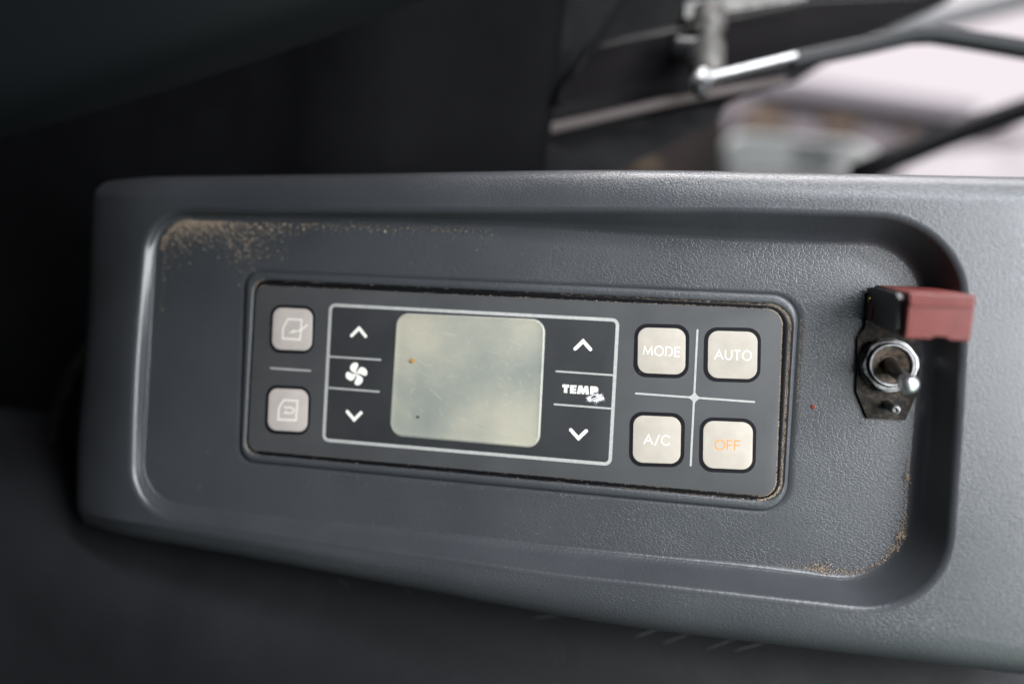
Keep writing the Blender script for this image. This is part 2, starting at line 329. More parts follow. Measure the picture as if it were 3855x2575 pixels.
def leather(name, c0, c1, rough, dist=1.15e-4, cell=1150, spec=.5):
    """moulded plastic with a pressed leather grain: distorted cells whose borders are creases."""
    m = mat(name, c0, rough[0], spec=spec)
    tc, nz = noise_col(m, c0, c1, 26, 6, .3, .7, rough)
    wob = N(m, 'ShaderNodeTexNoise', Scale=650.0, Detail=3.0); link(m, tc.outputs['Object'], wob.inputs['Vector'])
    sub = N(m, 'ShaderNodeVectorMath', operation='SUBTRACT'); link(m, wob.outputs['Color'], sub.inputs[0]); sub.inputs[1].default_value = (.5, .5, .5)
    scl = N(m, 'ShaderNodeVectorMath', operation='SCALE'); link(m, sub.outputs[0], scl.inputs[0]); scl.inputs['Scale'].default_value = 0.0013
    mp = N(m, 'ShaderNodeMapping'); mp.inputs['Rotation'].default_value = (0, 0, math.radians(35)); mp.inputs['Scale'].default_value = (1.0, 1.9, 1.2)
    add = N(m, 'ShaderNodeVectorMath', operation='ADD'); link(m, tc.outputs['Object'], add.inputs[0]); link(m, scl.outputs[0], add.inputs[1])
    link(m, add.outputs[0], mp.inputs['Vector'])
    vo = N(m, 'ShaderNodeTexVoronoi', feature='DISTANCE_TO_EDGE', Scale=cell); link(m, mp.outputs[0], vo.inputs['Vector'])
    mr = N(m, 'ShaderNodeMapRange', interpolation_type='SMOOTHSTEP'); mr.inputs['From Max'].default_value = .16; link(m, vo.outputs['Distance'], mr.inputs['Value'])
    n2 = N(m, 'ShaderNodeTexNoise', Scale=1500.0, Detail=3.0); link(m, tc.outputs['Object'], n2.inputs['Vector'])
    n3 = N(m, 'ShaderNodeTexNoise', Scale=60.0, Detail=2.0); link(m, tc.outputs['Object'], n3.inputs['Vector'])
    mul = N(m, 'ShaderNodeMath', operation='MULTIPLY'); link(m, mr.outputs[0], mul.inputs[0]); link(m, n3.outputs['Fac'], mul.inputs[1])
    ad = N(m, 'ShaderNodeMath', operation='MULTIPLY_ADD'); link(m, n2.outputs['Fac'], ad.inputs[0]); ad.inputs[1].default_value = .05; link(m, mul.outputs[0], ad.inputs[2])
    bp = N(m, 'ShaderNodeBump', Strength=1.0, Distance=dist); link(m, ad.outputs[0], bp.inputs['Height']); link(m, bp.outputs['Normal'], bsdf(m).inputs['Normal'])
    return m
M = {}
M['console'] = leather('grained_grey_plastic', (.036, .0388, .044), (.0445, .0475, .053), (.30, .48), dist=.68e-4, cell=680, spec=.6)
M['black_grain'] = leather('black_grained_vinyl', (.0025, .0025, .003), (.004, .004, .0045), (.45, .6), spec=.13)
M['lower'] = leather('charcoal_trim', (.009, .009, .0105), (.013, .013, .015), (.5, .6), cell=700, spec=.2)
M['console_smooth'] = mat('smooth_grey_plastic', (.036, .040, .045), .36, spec=.6); noise_col(M['console_smooth'], (.034, .0365, .041), (.041, .044, .049), 40, 5, .3, .7, (.28, .38)); fine_bump(M['console_smooth'], 900, .9e-4)
M['beam'] = mat('blue_black_plastic', (.003, .004, .0048), .5, spec=.22); fine_bump(M['beam'], 900, 1e-4)
M['face'] = mat('grey_membrane', (.060, .062, .066), .42, spec=.35); noise_col(M['face'], (.048, .049, .052), (.059, .060, .062), 60, 5, .3, .7, (.38, .5)); fine_bump(M['face'], 2600, 2.2e-5)
M['inner'] = mat('charcoal_membrane', (.028, .029, .031), .42, spec=.3); noise_col(M['inner'], (.026, .027, .029), (.033, .034, .036), 70, 5, .3, .7, (.36, .48)); fine_bump(M['inner'], 2600, 2.2e-5)
M['gasket'] = mat('black_gloss_frame', (.005, .005, .006), .3, spec=.25)
M['print'] = mat('pale_grey_print', (.40, .40, .39), .5); noise_col(M['print'], (.30, .30, .29), (.37, .37, .36), 900)
M['white'] = mat('warm_white_print', (.76, .74, .68), .5)
M['cap'] = mat('beige_button', (.52, .48, .43), .5, spec=.3); noise_col(M['cap'], (.345, .312, .268), (.39, .352, .305), 210, 6, .3, .7, (.4, .52)); fine_bump(M['cap'], 3000, 2e-5)
M['cap_pink'] = mat('greyed_pink_button', (.47, .42, .40), .5, spec=.3); noise_col(M['cap_pink'], (.37, .33, .31), (.42, .375, .345), 160, 6, .3, .7, (.4, .52)); fine_bump(M['cap_pink'], 3000, 2e-5)
M['halo'] = mat('black_print', (.006, .006, .008), .5, spec=.15)
M['glyph'] = mat('off_white_glyph', (.70, .67, .60), .5)
M['orange'] = mat('orange_glyph', (.70, .23, .04), .5)
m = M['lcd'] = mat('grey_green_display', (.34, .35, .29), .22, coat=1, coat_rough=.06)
tc, nz = noise_col(m, (.195, .212, .192), (.36, .34, .275), 30, 4, .34, .66)  # cool-to-warm mottling painted in for what the display would reflect
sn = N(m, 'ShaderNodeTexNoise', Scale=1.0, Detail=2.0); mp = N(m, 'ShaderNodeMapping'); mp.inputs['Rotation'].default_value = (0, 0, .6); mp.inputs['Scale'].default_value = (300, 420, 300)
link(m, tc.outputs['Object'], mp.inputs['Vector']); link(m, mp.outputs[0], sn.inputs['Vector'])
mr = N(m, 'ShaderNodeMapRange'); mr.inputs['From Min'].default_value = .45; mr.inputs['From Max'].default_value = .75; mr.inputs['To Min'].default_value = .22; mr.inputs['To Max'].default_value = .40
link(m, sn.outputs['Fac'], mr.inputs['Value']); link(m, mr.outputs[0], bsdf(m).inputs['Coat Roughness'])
M['lcd_edge'] = mat('clear_display_edge', (.30, .30, .27), .3)
M['scratch'] = mat('pale_scratches', (.50, .49, .44), .6)
M['rust_black'] = mat('dusty_black_steel', (.02, .018, .016), .6, 0, spec=.2); noise_col(M['rust_black'], (.008, .007, .0062), (.066, .051, .036), 620, 8, .46, .80, (.55, .85)); fine_bump(M['rust_black'], 900, 1e-4)
M['steel'] = mat('worn_zinc', (.42, .42, .43), .32, 1); noise_col(M['steel'], (.10, .10, .10), (.24, .24, .245), 700, 6, .3, .7, (.3, .55))
M['dark_steel'] = mat('grimy_steel', (.07, .06, .05), .45, .8); noise_col(M['dark_steel'], (.035, .028, .022), (.13, .12, .11), 500, 6, .3, .7, (.3, .6))
M['chrome'] = mat('chrome', (.97, .97, .98), .36, 1)
M['rusty'] = mat('rusty_bore', (.05, .032, .018), .8); noise_col(M['rusty'], (.014, .011, .009), (.085, .056, .034), 600, 6)
M['red'] = mat('red_plastic', (.30, .035, .040), .42, spec=.35); noise_col(M['red'], (.082, .0135, .011), (.120, .022, .018), 260, 6, .25, .75, (.36, .5))
M['brass'] = mat('brass', (.72, .48, .15), .3, 1)
M['black'] = mat('black_plastic', (.012, .012, .013), .45)
M['sand'] = mat('tan_sand', (.33, .22, .13), .9)
g = N(M['sand'], 'ShaderNodeNewGeometry'); r_ = N(M['sand'], 'ShaderNodeValToRGB'); e = r_.color_ramp.elements
e[0].color = (.15, .112, .082, 1); e[1].color = (.39, .305, .225, 1); link(M['sand'], g.outputs['Random Per Island'], r_.inputs['Fac']); link(M['sand'], r_.outputs['Color'], bsdf(M['sand']).inputs['Base Color'])
M['grit'] = mat('dark_grit', (.02, .016, .013), .9)
M['lint'] = mat('white_lint', (.82, .82, .85), .9)
M['amber'] = mat('amber_crumb', (.36, .19, .03), .5)
M['redflake'] = mat('red_flake', (.30, .065, .045), .6)
M['pale_metal'] = mat('pale_metal', (.62, .62, .63), .35, .6); noise_col(M['pale_metal'], (.36, .36, .36), (.56, .56, .57), 300, 5)
M['grey_metal'] = mat('grey_cast', (.28, .27, .26), .5, .4); noise_col(M['grey_metal'], (.065, .062, .058), (.13, .122, .115), 200, 5)
M['plate'] = mat('dark_bracket', (.014, .0125, .014), .6, spec=.08); fine_bump(M['plate'], 600, 1e-4)
M['armblack'] = mat('black_painted_arm', (.010, .011, .012), .5, spec=.25)
M['strip'] = mat('brown_grey_seal', (.10, .085, .082), .7, spec=.2)
M['rail'] = mat('black_rail_paint', (.004, .004, .0045), .6, spec=.08)
M['pillar'] = mat('pale_grey_paint', (.50, .49, .51), .6)
M['wallpink'] = mat('pinkish_render', (.36, .32, .36), .9); noise_col(M['wallpink'], (.105, .093, .104), (.165, .147, .16), .9, 5)
M['roofedge'] = mat('grey_roof', (.16, .15, .165), .8)
M['tan'] = mat('tan_shutter', (.14, .10, .068), .8); M['brown'] = mat('brown_frame', (.05, .04, .04), .8)
M['hood'] = mat('grey_green_paint', (.36, .385, .38), .5); noise_col(M['hood'], (.66, .70, .69), (.80, .82, .81), 12, 4)
M['concrete'] = mat('pale_concrete', (.62, .58, .61), .9); noise_col(M['concrete'], (.5, .47, .5), (.7, .66, .68), 2, 5)
M['shadepanel'] = mat('dark_mauve_shade', (.05, .042, .044), .9); noise_col(M['shadepanel'], (.03, .025, .027), (.085, .066, .06), 5, 5)
M['crease_glint'] = mat('pale_glint', (.045, .045, .05), .7)  # pale tone standing in for light on the trim's creases
M['dirtpatch'] = mat('worn_brown_edge', (.040, .036, .033), .7)
sky = M['sky'] = bpy.data.materials.new('bright_overcast'); sky.use_nodes = True; sky.node_tree.nodes.clear()
em = N(sky, 'ShaderNodeEmission', Strength=1.0); em.inputs[0].default_value = (.93, .85, .90, 1); mo = N(sky, 'ShaderNodeOutputMaterial'); link(sky, em.outputs[0], mo.inputs[0])

BG = D['bg']
# ================================================================= SETTING OUTSIDE
tag(slab(BG['sky'], 100).build('sky', M['sky']), kind='structure')
def house():
    W_ = np.array(BG['wall']); t = thing('house', 'pinkish house with grey roof edge seen blurred through the window', 'house', W_.mean(0))
    wl = slab(BG['wall'], 200).build('wall', M['wallpink'], t)
    sweep(BG['roof'], [(-90, -90), (90, -90), (90, 90), (-90, 90)], (0, 0, 1)).build('roof_edge', M['roofedge'], t)
    for k, mm in (('win1', 'brown'), ('win2', 'brown'), ('win3', 'brown')):
        q = np.array(BG[k]); o = slab(q, 60).build('window', M[mm], t)
        c = q.mean(0); i_ = c + (q - c) * np.array([.72, .55, .72]); d = (np.array(CAM_C) - c); d /= np.linalg.norm(d)
        slab(i_ + d * 40, 40).build('shutter', M['tan'], o)
    return t
house()
o = slab(BG['shadepanel'], 120).build('shade_panel', M['shadepanel'], None, BG['shadepanel'][0]); tag(o, 'dark mauve panel added as painted shade outside between the window sill and the hood', 'wall')  # added dark sheet for the shaded stretch of house wall
tag(slab(BG['yard'], 60).build('yard', M['concrete']), kind='structure')
def machine_hood():
    P = np.array(BG['hood']); c = P.mean(0); t = thing('machine_hood', 'pale grey-green rounded machine hood outside below the house', 'machine hood', c)
    top = dense(P[1:].tolist(), 30); top = [np.array(P[0])] + top
    d = c - np.array(CAM_C); d /= np.linalg.norm(d); rings = []
    for s, k in ((0, 0.9), (12, .97), (40, 1.0), (420, 1.0)):
        rings.append([c + (p - c) * k + d * s for p in top])
    loft(rings, True, True).build('shell', M['hood'], t, smooth=True, sharp=50)
    a, b = c + (P[3] - c) * .55, c + (P[5] - c) * .5
    tube([a - d * 6, (a + b) / 2 - d * 8, b - d * 6], 7, 8).build('seam', M['roofedge'], t)
machine_hood()

# ================================================================= CAB AROUND THE CONSOLE
def cab_wall():
    # black side lining behind the console, coming forward towards the top of the picture
    rows = []
    for v in np.linspace(0, 1, 16):
        row = []
        for u in np.linspace(0, 1, 28):
            x = -620 + u * 590; y = -150 + v * 400
            if u > .97: pass
            z = -100 + 80 * v ** 2.2 + 10 * math.sin(u * 2.6) + 9 * math.exp(-((u - .81 - .07 * v) / .03) ** 2)
            row.append((x + 46 * v, y, z))
        rows.append(row)
    for v in np.linspace(1, 0, 16):
        row = []
        for u in np.linspace(0, 1, 28):
            row.append((-620 + u * 590 + 46 * v, -150 + v * 400, -118 + 80 * v ** 2.2))
        rows.append(row)
    o = loft(rows, True, True, closed=False).build('cab_side_lining', M['black_grain'], None, (-180, 20, -100), True, 40)
    tag(o, 'black grained vinyl cab lining at upper left behind the console', 'cab lining')
cab_wall()
def wall_pieces():
    P = BG['rear']
    o = slab(P, 6).build('cab_rear_lining', M['black_grain'], None, (0, 60, -100)); tag(o, 'black grained lining panel at top centre ending at a thin bright edge', 'cab lining')
    o = slab(BG['backing'], 8).build('window_corner_trim', M['black_grain'], None, (100, 180, -170)); tag(o, 'dark trim around the wiper motor beside the window', 'window trim')
wall_pieces()
def wiper():
    Q = np.array(BG['post'][2]); t = thing('window_wiper', 'window wiper with silver arm root, black bent arm and motor bracket', 'wiper', Q)
    pl = slab(BG['bracket'], 3).build('motor_bracket', M['plate'], t)
    tube(BG['line'], .24, 6).build('bright_edge', M['grey_metal'], pl)
    hk = tube(dense(BG['hook'], 14), 2.2, 8, flat=.5).build('clip', M['rail'], pl, smooth=True)
    a, b = np.array(BG['post'][0]), np.array(BG['post'][2]); d = b - a; L = np.linalg.norm(d)
    post = lathe(a, d, [(9, -2), (9, .18 * L), (7.2, .25 * L), (6.4, .42 * L), (8.2, .46 * L), (8.2, .95 * L), (7, L)], 24).build('motor_shaft_housing', M['grey_metal'], t, smooth=True, sharp=35)
    f0, f1 = map(np.array, BG['foot'])
    nt = lathe(b + (b - a) / L * 1.0 + np.array([-2, 0, 3]), (f1 - f0), [(4.8, -6), (4.8, -1), (3.4, 0), (3.4, 4), (2, 6)], 6).build('pivot_nut', M['steel'], t)
    lathe(f1 + np.array([0, 1.0, 2]), (f1 - f0), [(3.2, -2), (3.2, 2.5), (2, 4.5)], 12).build('bolt', M['black'], t, smooth=True, sharp=40)
    bl = np.array(BG['block']); slab(bl, 16).build('motor_body', M['grey_metal'], t)
    # black knuckle left of the shaft
    tube([a + (b - a) * .55 + np.array([-15, 1, 2]), a + (b - a) * .62 + np.array([-6, 0, 4])], [5.5, 7], 12).build('cable_plug', M['black'], t, smooth=True, sharp=40)
    s0, s1 = map(np.array, BG['arm_s'])
    sweep([s0, s1], [(-1.4, -2.6), (1.4, -2.6), (1.4, 1.6), (.6, 2.6), (-.6, 2.6), (-1.4, 1.6)], (0, 0, 1)).build('arm_root', M['pale_metal'], t)
    tube([s0 + np.array([-1, -3, 2]), s0 + np.array([2, 4.5, -3])], 4.6, 14).build('arm_boss', M['pale_metal'], t, smooth=True, sharp=40)
    pth = dense(BG['arm_b'], 24); pr = []
    for i in range(24):
        k = 1.6 + 4.2 * i / 23; pr.append([(-3.5, -1.6 - k), (3.5, -1.6 - k), (3.5, .8), (2.2, 2.2), (-2.2, 2.2), (-3.5, .8)])
    sweep(pth, pr, (0, 0, 1)).build('arm', M['armblack'], t)
wiper()
o = tube(dense(BG['strip'], 12), 2.5, 10).build('window_seal', M['strip'], None, BG['strip'][0], True, 60); tag(o, 'pale brown-grey rubber window seal strip under the wiper bracket', 'seal strip')
o = slab(BG['sill'], 5).build('window_sill', M['black_grain'], None, BG['sill'][0]); tag(o, 'dark window sill panel below the pale seal strip', 'sill')
o = tube(dense(BG['rail'], 10), [8.4] * 10, 14).build('grab_rail', M['rail'], None, BG['rail'][0], True); tag(o, 'black round grab rail crossing the window at right', 'grab rail')
o = tube(dense(BG['pillar'], 8), 14, 14).build('window_bar', M['pillar'], None, BG['pillar'][0], True); tag(o, 'pale grey bar outside the window at the top right corner', 'bar')
o = slab(BG['wood'], 8).build('wooden_block', M['tan'], None, BG['wood'][0]); tag(o, 'small tan wooden block just above the console edge', 'block')
def beam():
    A, B = np.array([-150, 50, 92.]), np.array([12, 112, 66.]); rings = []
    for s in np.linspace(-.6, 1.9, 24):
        c = A + (B - A) * s + np.array([0, -3 * math.sin(min(1, max(0, s)) * 3.14), 0]); rw = 34 - 10 * min(1, max(0, s))
        rings.append([c + np.array([-.38 * y, .92 * y, z]) for y, z in [(rw * (1 - math.cos(a)) if a <= math.pi else 0, 16 * math.sin(a)) for a in np.linspace(0, math.pi, 14)] + [(rw * 2, -8), (0, -8)]])
    o = loft(rings, True, True).build('overhanging_trim', M['beam'], None, A, True, 50); tag(o, 'blurred blue-black rounded trim edge crossing the top left corner', 'trim')
beam()
def boot():
    t = thing('rubber_boot', 'dark rubber boot fold in the black gap left of the console', 'rubber boot', BG['boot1'][3])
    tube(dense(BG['boot1'], 20), 3.6, 10).build('outer_fold', M['rust_black'], t, smooth=True)
    tube(dense(BG['boot2'], 12), 3.0, 10).build('inner_fold', M['rust_black'], t, smooth=True)
boot()
def lower():
    top = dense([(-560, -40, 0), (-300, -52, -6)] + BG['lower'] + [(260, -97, -62), (420, -98, -76)], 56); rings = []
    prof = [(26, -34), (12, -12), (0, 0), (-14, 6), (-34, 9), (-64, 8), (-110, 2), (-180, -20)]
    for dy, dz in prof: rings.append([p + np.array([0, dy, dz]) for p in top])
    rings += [[p + np.array([0, dy, dz - 12]) for p in top] for dy, dz in prof[::-1]]
    o = loft(rings[:], True, True, closed=False).build('lower_trim', M['lower'], None, (0, -100, -40), True, 60); tag(o, 'dark charcoal trim below the console along the bottom edge', 'trim')
    return o
LOW = lower()

# ================================================================= CONSOLE
con = thing('side_console', 'dark grey leather-grained plastic console with a deep rounded tray', 'console', (0, 0, -40))
rimh = lambda c: 8 + .036 * c[:, 0]
def rimo(c):
    t = np.clip((-136 - c[:, 0]) / 40, 0, 2); return rimh(c) - 11 * t ** 1.5
c_out = contour(D['outer'], [9, 6, 6, 9]); c_rim = contour(D['rim'], [15, 24, 24, 17]); 
fl = {k: ([p + [0.0] for p in v] if v and isinstance(v[0], list) else (v + [0.0] if v else [])) for k, v in D['floor'].items()}
c_flo = contour(fl, [13, 20, 22, 15])
R = []
zo = rimo(c_out)
R.append(atz(offs(c_out, 5), -70)); R.append(atz(offs(c_out, 2.5), zo - 34)); R.append(atz(offs(c_out, .6), zo - 14))
for d, dz in ((0, -8.5), (.5, -6.6), (1.5, -4.7), (3.0, -3.0), (4.8, -1.75), (6.6, -.95)): q = offs(c_out, d); R.append(atz(q, rimo(q) + dz))
edge_in = offs(c_out, 6.6); edge_rim = offs(c_rim, -3.4)
for t_, dz in ((.2, -.55), (.4, -.28), (.6, -.10), (.8, -.02)): q = edge_in * (1 - t_) + edge_rim * t_; R.append(atz(q, rimo(q) + dz))
fil = [(-3.4, -.01)] + [(-2.4 * (math.sin(1.05) - math.sin(f_)), -2.4 * (1 - math.cos(f_))) for f_ in np.linspace(.02, 1.05, 8)]
q = offs(c_rim, fil[0][0]); R.append(atz(q, rimh(q) + fil[0][1])); q = offs(c_rim, fil[1][0]); R.append(atz(q, rimh(q) + fil[1][1]))
WF = []
for d, dz in fil[1:]: q = offs(c_rim, d); WF.append(atz(q, rimh(q) + dz))
shell = loft(R).build('shell', M['console'], con, smooth=True)
hk = np.clip(rimh(c_rim) / 8.0, .4, 1.6)
R2 = WF
wall_bot = offs(c_flo, -.2)
for t_ in (.02, .33, .66, 1): q = c_rim * (1 - t_) + wall_bot * t_; R2.append(atz(q, (rimh(c_rim) - 1.21) * (1 - t_) + .905 * hk * t_))
fl2 = [(1.8 * (math.sin(1.05) - math.sin(f_)), 1.8 * (1 - math.cos(f_))) for f_ in np.linspace(.95, .08, 8)]
for d, z in fl2: R2.append(atz(offs(c_flo, d * hk), z * hk))
loft(R2).build('tray_wall', M['console_smooth'], con, smooth=True)
R2 = [R2[-1], atz(offs(c_flo, 1.7 * hk), 0), atz(offs(c_flo, 2.6 * hk), 0)]
ro = contour([p + [0.0] for p in D['ring_o']], [6, 9.5, 9.5, 6.5]); fi = offs(c_flo, 2.6 * hk)
for t_ in (.1, .25, .45, .65, .85, .95): R2.append(atz(fi * (1 - t_) + ro * t_, 0))
R2 += [atz(offs(ro, .15), -.03), atz(offs(ro, .45), -.32), atz(offs(ro, .8), -.5), atz(offs(ro, 1.6), -1.2)]
tray = loft(R2).build('tray_floor', M['console'], con, smooth=True)
ri = contour([p + [0.0] for p in D['ring_i']], [4.5, 7.5, 7.0, 4.5])
R3 = [atz(offs(ro, .55), -1.3), atz(offs(ro, .6), -.2), atz(offs(ro, .75), .45), atz(offs(ro, 1.1), .9), atz(offs(ro, 1.7), 1.15)]
q0 = offs(ro, 1.7); q1 = offs(ri, -.7)
R3 += [atz(q0 * .5 + q1 * .5, 1.28), atz(q1, 1.22), atz(offs(ri, -.3), 1.08), atz(offs(ri, 0), .7), atz(offs(ri, .05), -3)]
loft(R3).build('bezel_ridge', M['console'], con, smooth=True)
for i, p in enumerate(BG['crease_glint']):
    pass

# ================================================================= CLIMATE CONTROL PANEL
F_ = 1.5
pan = thing('climate_control_panel', 'grey air conditioning control panel with six pale buttons and a blank display', 'control panel', (0, 0, -3))
body_c = offs(ri, .25)
rb = [atz(body_c, -3), atz(body_c, .75), atz(offs(body_c, .12), .92), atz(offs(body_c, .35), 1.0)]
fc = contour([p + [0.0] for p in D['face']], [3.6, 5, 5, 3.8])
rb += [atz(offs(fc, -.3), 1.0), atz(offs(fc, -.1), .9), atz(offs(fc, .3), .9)]
loft(rb, True, True).build('frame', M['gasket'], pan, smooth=True, sharp=40)
plate_loft(fc, .85, F_, .12).build('faceplate', M['face'], pan, smooth=True, sharp=40)
fr = contour([p + [0.0] for p in D['frame']], 1.9)
inn = plate_loft(offs(fr, .1), F_ - .05, F_ + .03, .02).build('touch_field', M['inner'], pan, smooth=True, sharp=30)
mb = MB(); a, b = offs(fr, -.55), offs(fr, .55)
loft([atz(a, F_ - .02), atz(a, F_ + .06), atz(b, F_ + .06), atz(b, F_ - .02)], mb=mb).build('field_border', M['print'], pan)
for i, dv in enumerate(D['div']):
    mb = MB(); ribbon(dv, .58, F_, F_ + .055, mb); mb.build('divider_line', M['print'], pan)
for ch, nm in zip(D['chev'], ('fan up', 'fan down', 'temperature up', 'temperature down')):
    mb = MB(); ribbon(ch, 1.12, F_, F_ + .06, mb); tag(mb.build('arrow_mark', M['white'], pan), 'white chevron for ' + nm)
# fan symbol
bl = [(-10, -32), (-2, -72), (12, -117), (5, -147), (-25, -157), (-65, -147), (-97, -107), (-103, -67), (-85, -37), (-50, -17), (-20, -12)]
c = np.array(D['fan']); mb = MB(); a0 = -.05
for k in range(4):
    an = a0 - k * math.pi / 2; cs, sn_ = math.cos(an), math.sin(an)
    pts = dense([(x * .0246, -y * .0246) for x, y in bl + bl[:1]], 40)[:-1]
    prism([c + np.array([x * cs - y * sn_, x * sn_ + y * cs]) for x, y in pts], F_, F_ + .06 + .004 * k, mb)
hub = np.array([[c[0] + .62 * math.cos(a), c[1] + .62 * math.sin(a), 0] for a in np.linspace(0, 2 * math.pi, 20, endpoint=False)]); hin = c + (hub[:, :2] - c) * .42
loft([atz(hub, F_), atz(hub, F_ + .085), atz(hin, F_ + .085), atz(hin, F_)], mb=mb)
tag(mb.build('fan_symbol', M['white'], pan), 'white four-bladed fan symbol')
mb = MB()
for k, P in enumerate(D['temp']): prism(P, F_, F_ + .06, mb)
tl = mb.build('temp_lettering', M['white'], pan); tag(tl, 'bold white TEMP lettering')
mb = MB(); prism(D['temp_hole'], F_ + .05, F_ + .075, mb).build('letter_counter', M['inner'], tl)
# display
lc = contour([p + [0.0] for p in D['lcd']], 4.3)
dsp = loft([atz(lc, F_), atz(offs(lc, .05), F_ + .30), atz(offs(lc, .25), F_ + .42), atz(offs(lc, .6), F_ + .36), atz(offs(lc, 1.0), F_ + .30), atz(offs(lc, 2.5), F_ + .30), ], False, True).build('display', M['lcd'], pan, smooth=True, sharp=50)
loft([atz(offs(lc, -.28), F_), atz(offs(lc, -.2), F_ + .14), atz(offs(lc, .02), F_ + .16), atz(offs(lc, .03), F_)]).build('display_rim', M['lcd_edge'], dsp, smooth=True)
mb = MB(); L0, L1 = np.array(D['lcd']).min(0), np.array(D['lcd']).max(0)
for i in range(90):
    c0 = L0 + (L1 - L0) * (.1 + .8 * RNG.random(2)); a_ = RNG.normal(-.6, .35) if i % 3 else RNG.random() * 3.1; l_ = .6 + 5 * RNG.random() ** 3; d_ = np.array([math.cos(a_), math.sin(a_)]) * l_
    c1_ = np.clip(c0 + d_, L0 + 3, L1 - 3); 
    if np.linalg.norm(c1_ - c0) < .3: continue
    ribbon([c0, (c0 + c1_) / 2 + RNG.normal(0, .03 * l_, 2), c1_], .035 + .045 * RNG.random(), F_ + .29, F_ + .31 + .0001 * i, mb)
o = mb.build('scratch_marks', M['scratch'], dsp); o['kind'] = 'stuff'
# buttons
GL = {'M': (1.06, [[(0, 0), (.09, 1), (.53, .12), (.97, 1), (1.06, 0)]]),
      'O': (1.06, [[(.53 + .53 * math.cos(a), .5 + .52 * math.sin(a)) for a in np.linspace(0, 2 * math.pi, 28, endpoint=False)]]),
      'D': (.80, [[(0, 0), (0, 1), (.36, 1)] + [(.36 + .44 * math.cos(a), .5 + .5 * math.sin(a)) for a in np.linspace(1.35, -1.35, 12)] + [(.36, 0)]]),
      'E': (.56, [[(.56, 1), (0, 1), (0, 0), (.56, 0)], [(.08, .51), (.52, .51)]]), 'F': (.55, [[(.55, 1), (0, 1), (0, 0)], [(.08, .50), (.5, .50)]]),
      'A': (.98, [[(0, 0), (.49, 1), (.98, 0)], [(.2, .34), (.78, .34)]]), 'U': (.76, [[(0, 1), (0, .38)] + [(.38 + .38 * math.cos(a), .38 + .38 * math.sin(a)) for a in np.linspace(math.pi + .2, 2 * math.pi - .2, 10)] + [(.76, .38), (.76, 1)]]),
      'T': (.72, [[(0, 1), (.72, 1)], [(.36, .95), (.36, 0)]]), '/': (.46, [[(0, -.08), (.46, 1.04)]]),
      'C': (.92, [[(.53 + .53 * math.cos(a), .5 + .52 * math.sin(a)) for a in np.linspace(.75, 2 * math.pi - .75, 24)]])}
def lettering(word, tri, z, mt, parent, wd=.34, gap=.3):
    p0, p1, p2 = [np.array(p) for p in tri]; tot = sum(GL[ch][0] for ch in word) + gap * (len(word) - 1)
    ux = p1 - p0; L = np.linalg.norm(ux); ux /= L; uy = np.array([-ux[1], ux[0]]); H = np.dot(p2 - p0, uy) - wd; sx = (L - wd) / tot; mb = MB(); x = 0; k = 0
    for ch in word:
        wdt, st = GL[ch]
        for s in st:
            P = [p0 + ux * (wd / 2 + (x + a) * sx) + uy * (wd / 2 + b * H) for a, b in s]
            ribbon(P, wd, z, z + .03 + .004 * (k % 3), mb, closed=(ch == 'O')); k += 1
        x += wdt + gap
    return mb.build('lettering', mt, parent)
WORDS = {'mode': 'MODE', 'auto': 'AUTO', 'ac': 'A/C', 'off': 'OFF'}
for key, bd in D['buttons'].items():
    cp = contour([p + [0.0] for p in bd['cap']], 3.3, ne=12); ha = offs(contour([p + [0.0] for p in bd['halo']], 4.0, ne=12), -.22)
    left = key in ('outside_air', 'recirculation'); zt = F_ + .22
    but = plate_loft(cp, F_ - .02, zt, .12).build('button', M['cap_pink' if left else 'cap'], pan, smooth=True, sharp=40)
    loft([atz(ha, F_ - .02), atz(ha, F_ + .04), atz(offs(cp, -.02), F_ + .04), atz(offs(cp, .1), F_)]).build('halo', M['halo'], but)
    if key in WORDS:
        tag(but, 'pale beige button printed ' + WORDS[key]); lettering(WORDS[key], D['text'][key], zt, M['orange' if key == 'off' else 'glyph'], but)
    else:
        ic = D['icon_air' if key == 'outside_air' else 'icon_rec']; mb = MB()
        ribbon(dense(ic['car'][3:] + ic['car'][:1], 12)[:] + [np.array(p) for p in ic['car'][1:3]], .52, zt, zt + .03, mb, closed=True)
        ribbon(ic['arrow'], .46, zt, zt + .036, mb); prism(ic['head'], zt, zt + .042, mb)
        mb.build('vehicle_symbol', M['glyph'], but); tag(but, 'greyish button with ' + ('outside air' if key == 'outside_air' else 'recirculation') + ' vehicle symbol')
# star between the four right buttons
cr = [np.array(p) for p in D['cross']]; mb = MB(); ribbon([cr[0], cr[1]], .62, F_, F_ + .05, mb); ribbon([cr[2], cr[3]], .62, F_, F_ + .056, mb)
pts = []
ax = (cr[3] - cr[2]) / np.linalg.norm(cr[3] - cr[2]); ay = (cr[0] - cr[1]) / np.linalg.norm(cr[0] - cr[1])
for k, (u, v) in enumerate(((ax, ay), (ay, -ax), (-ax, -ay), (-ay, ax))):
    for t_ in np.linspace(0, 1, 8, endpoint=False):
        a, m_, b = u * 2.4, (u + v) * .45, v * 2.4; pts.append(cr[4] + (1 - t_) ** 2 * a + 2 * t_ * (1 - t_) * m_ + t_ * t_ * b)
prism(pts, F_, F_ + .062, mb); tag(mb.build('cross_lines', M['print'], pan), 'pale cross lines with star centre between four buttons')

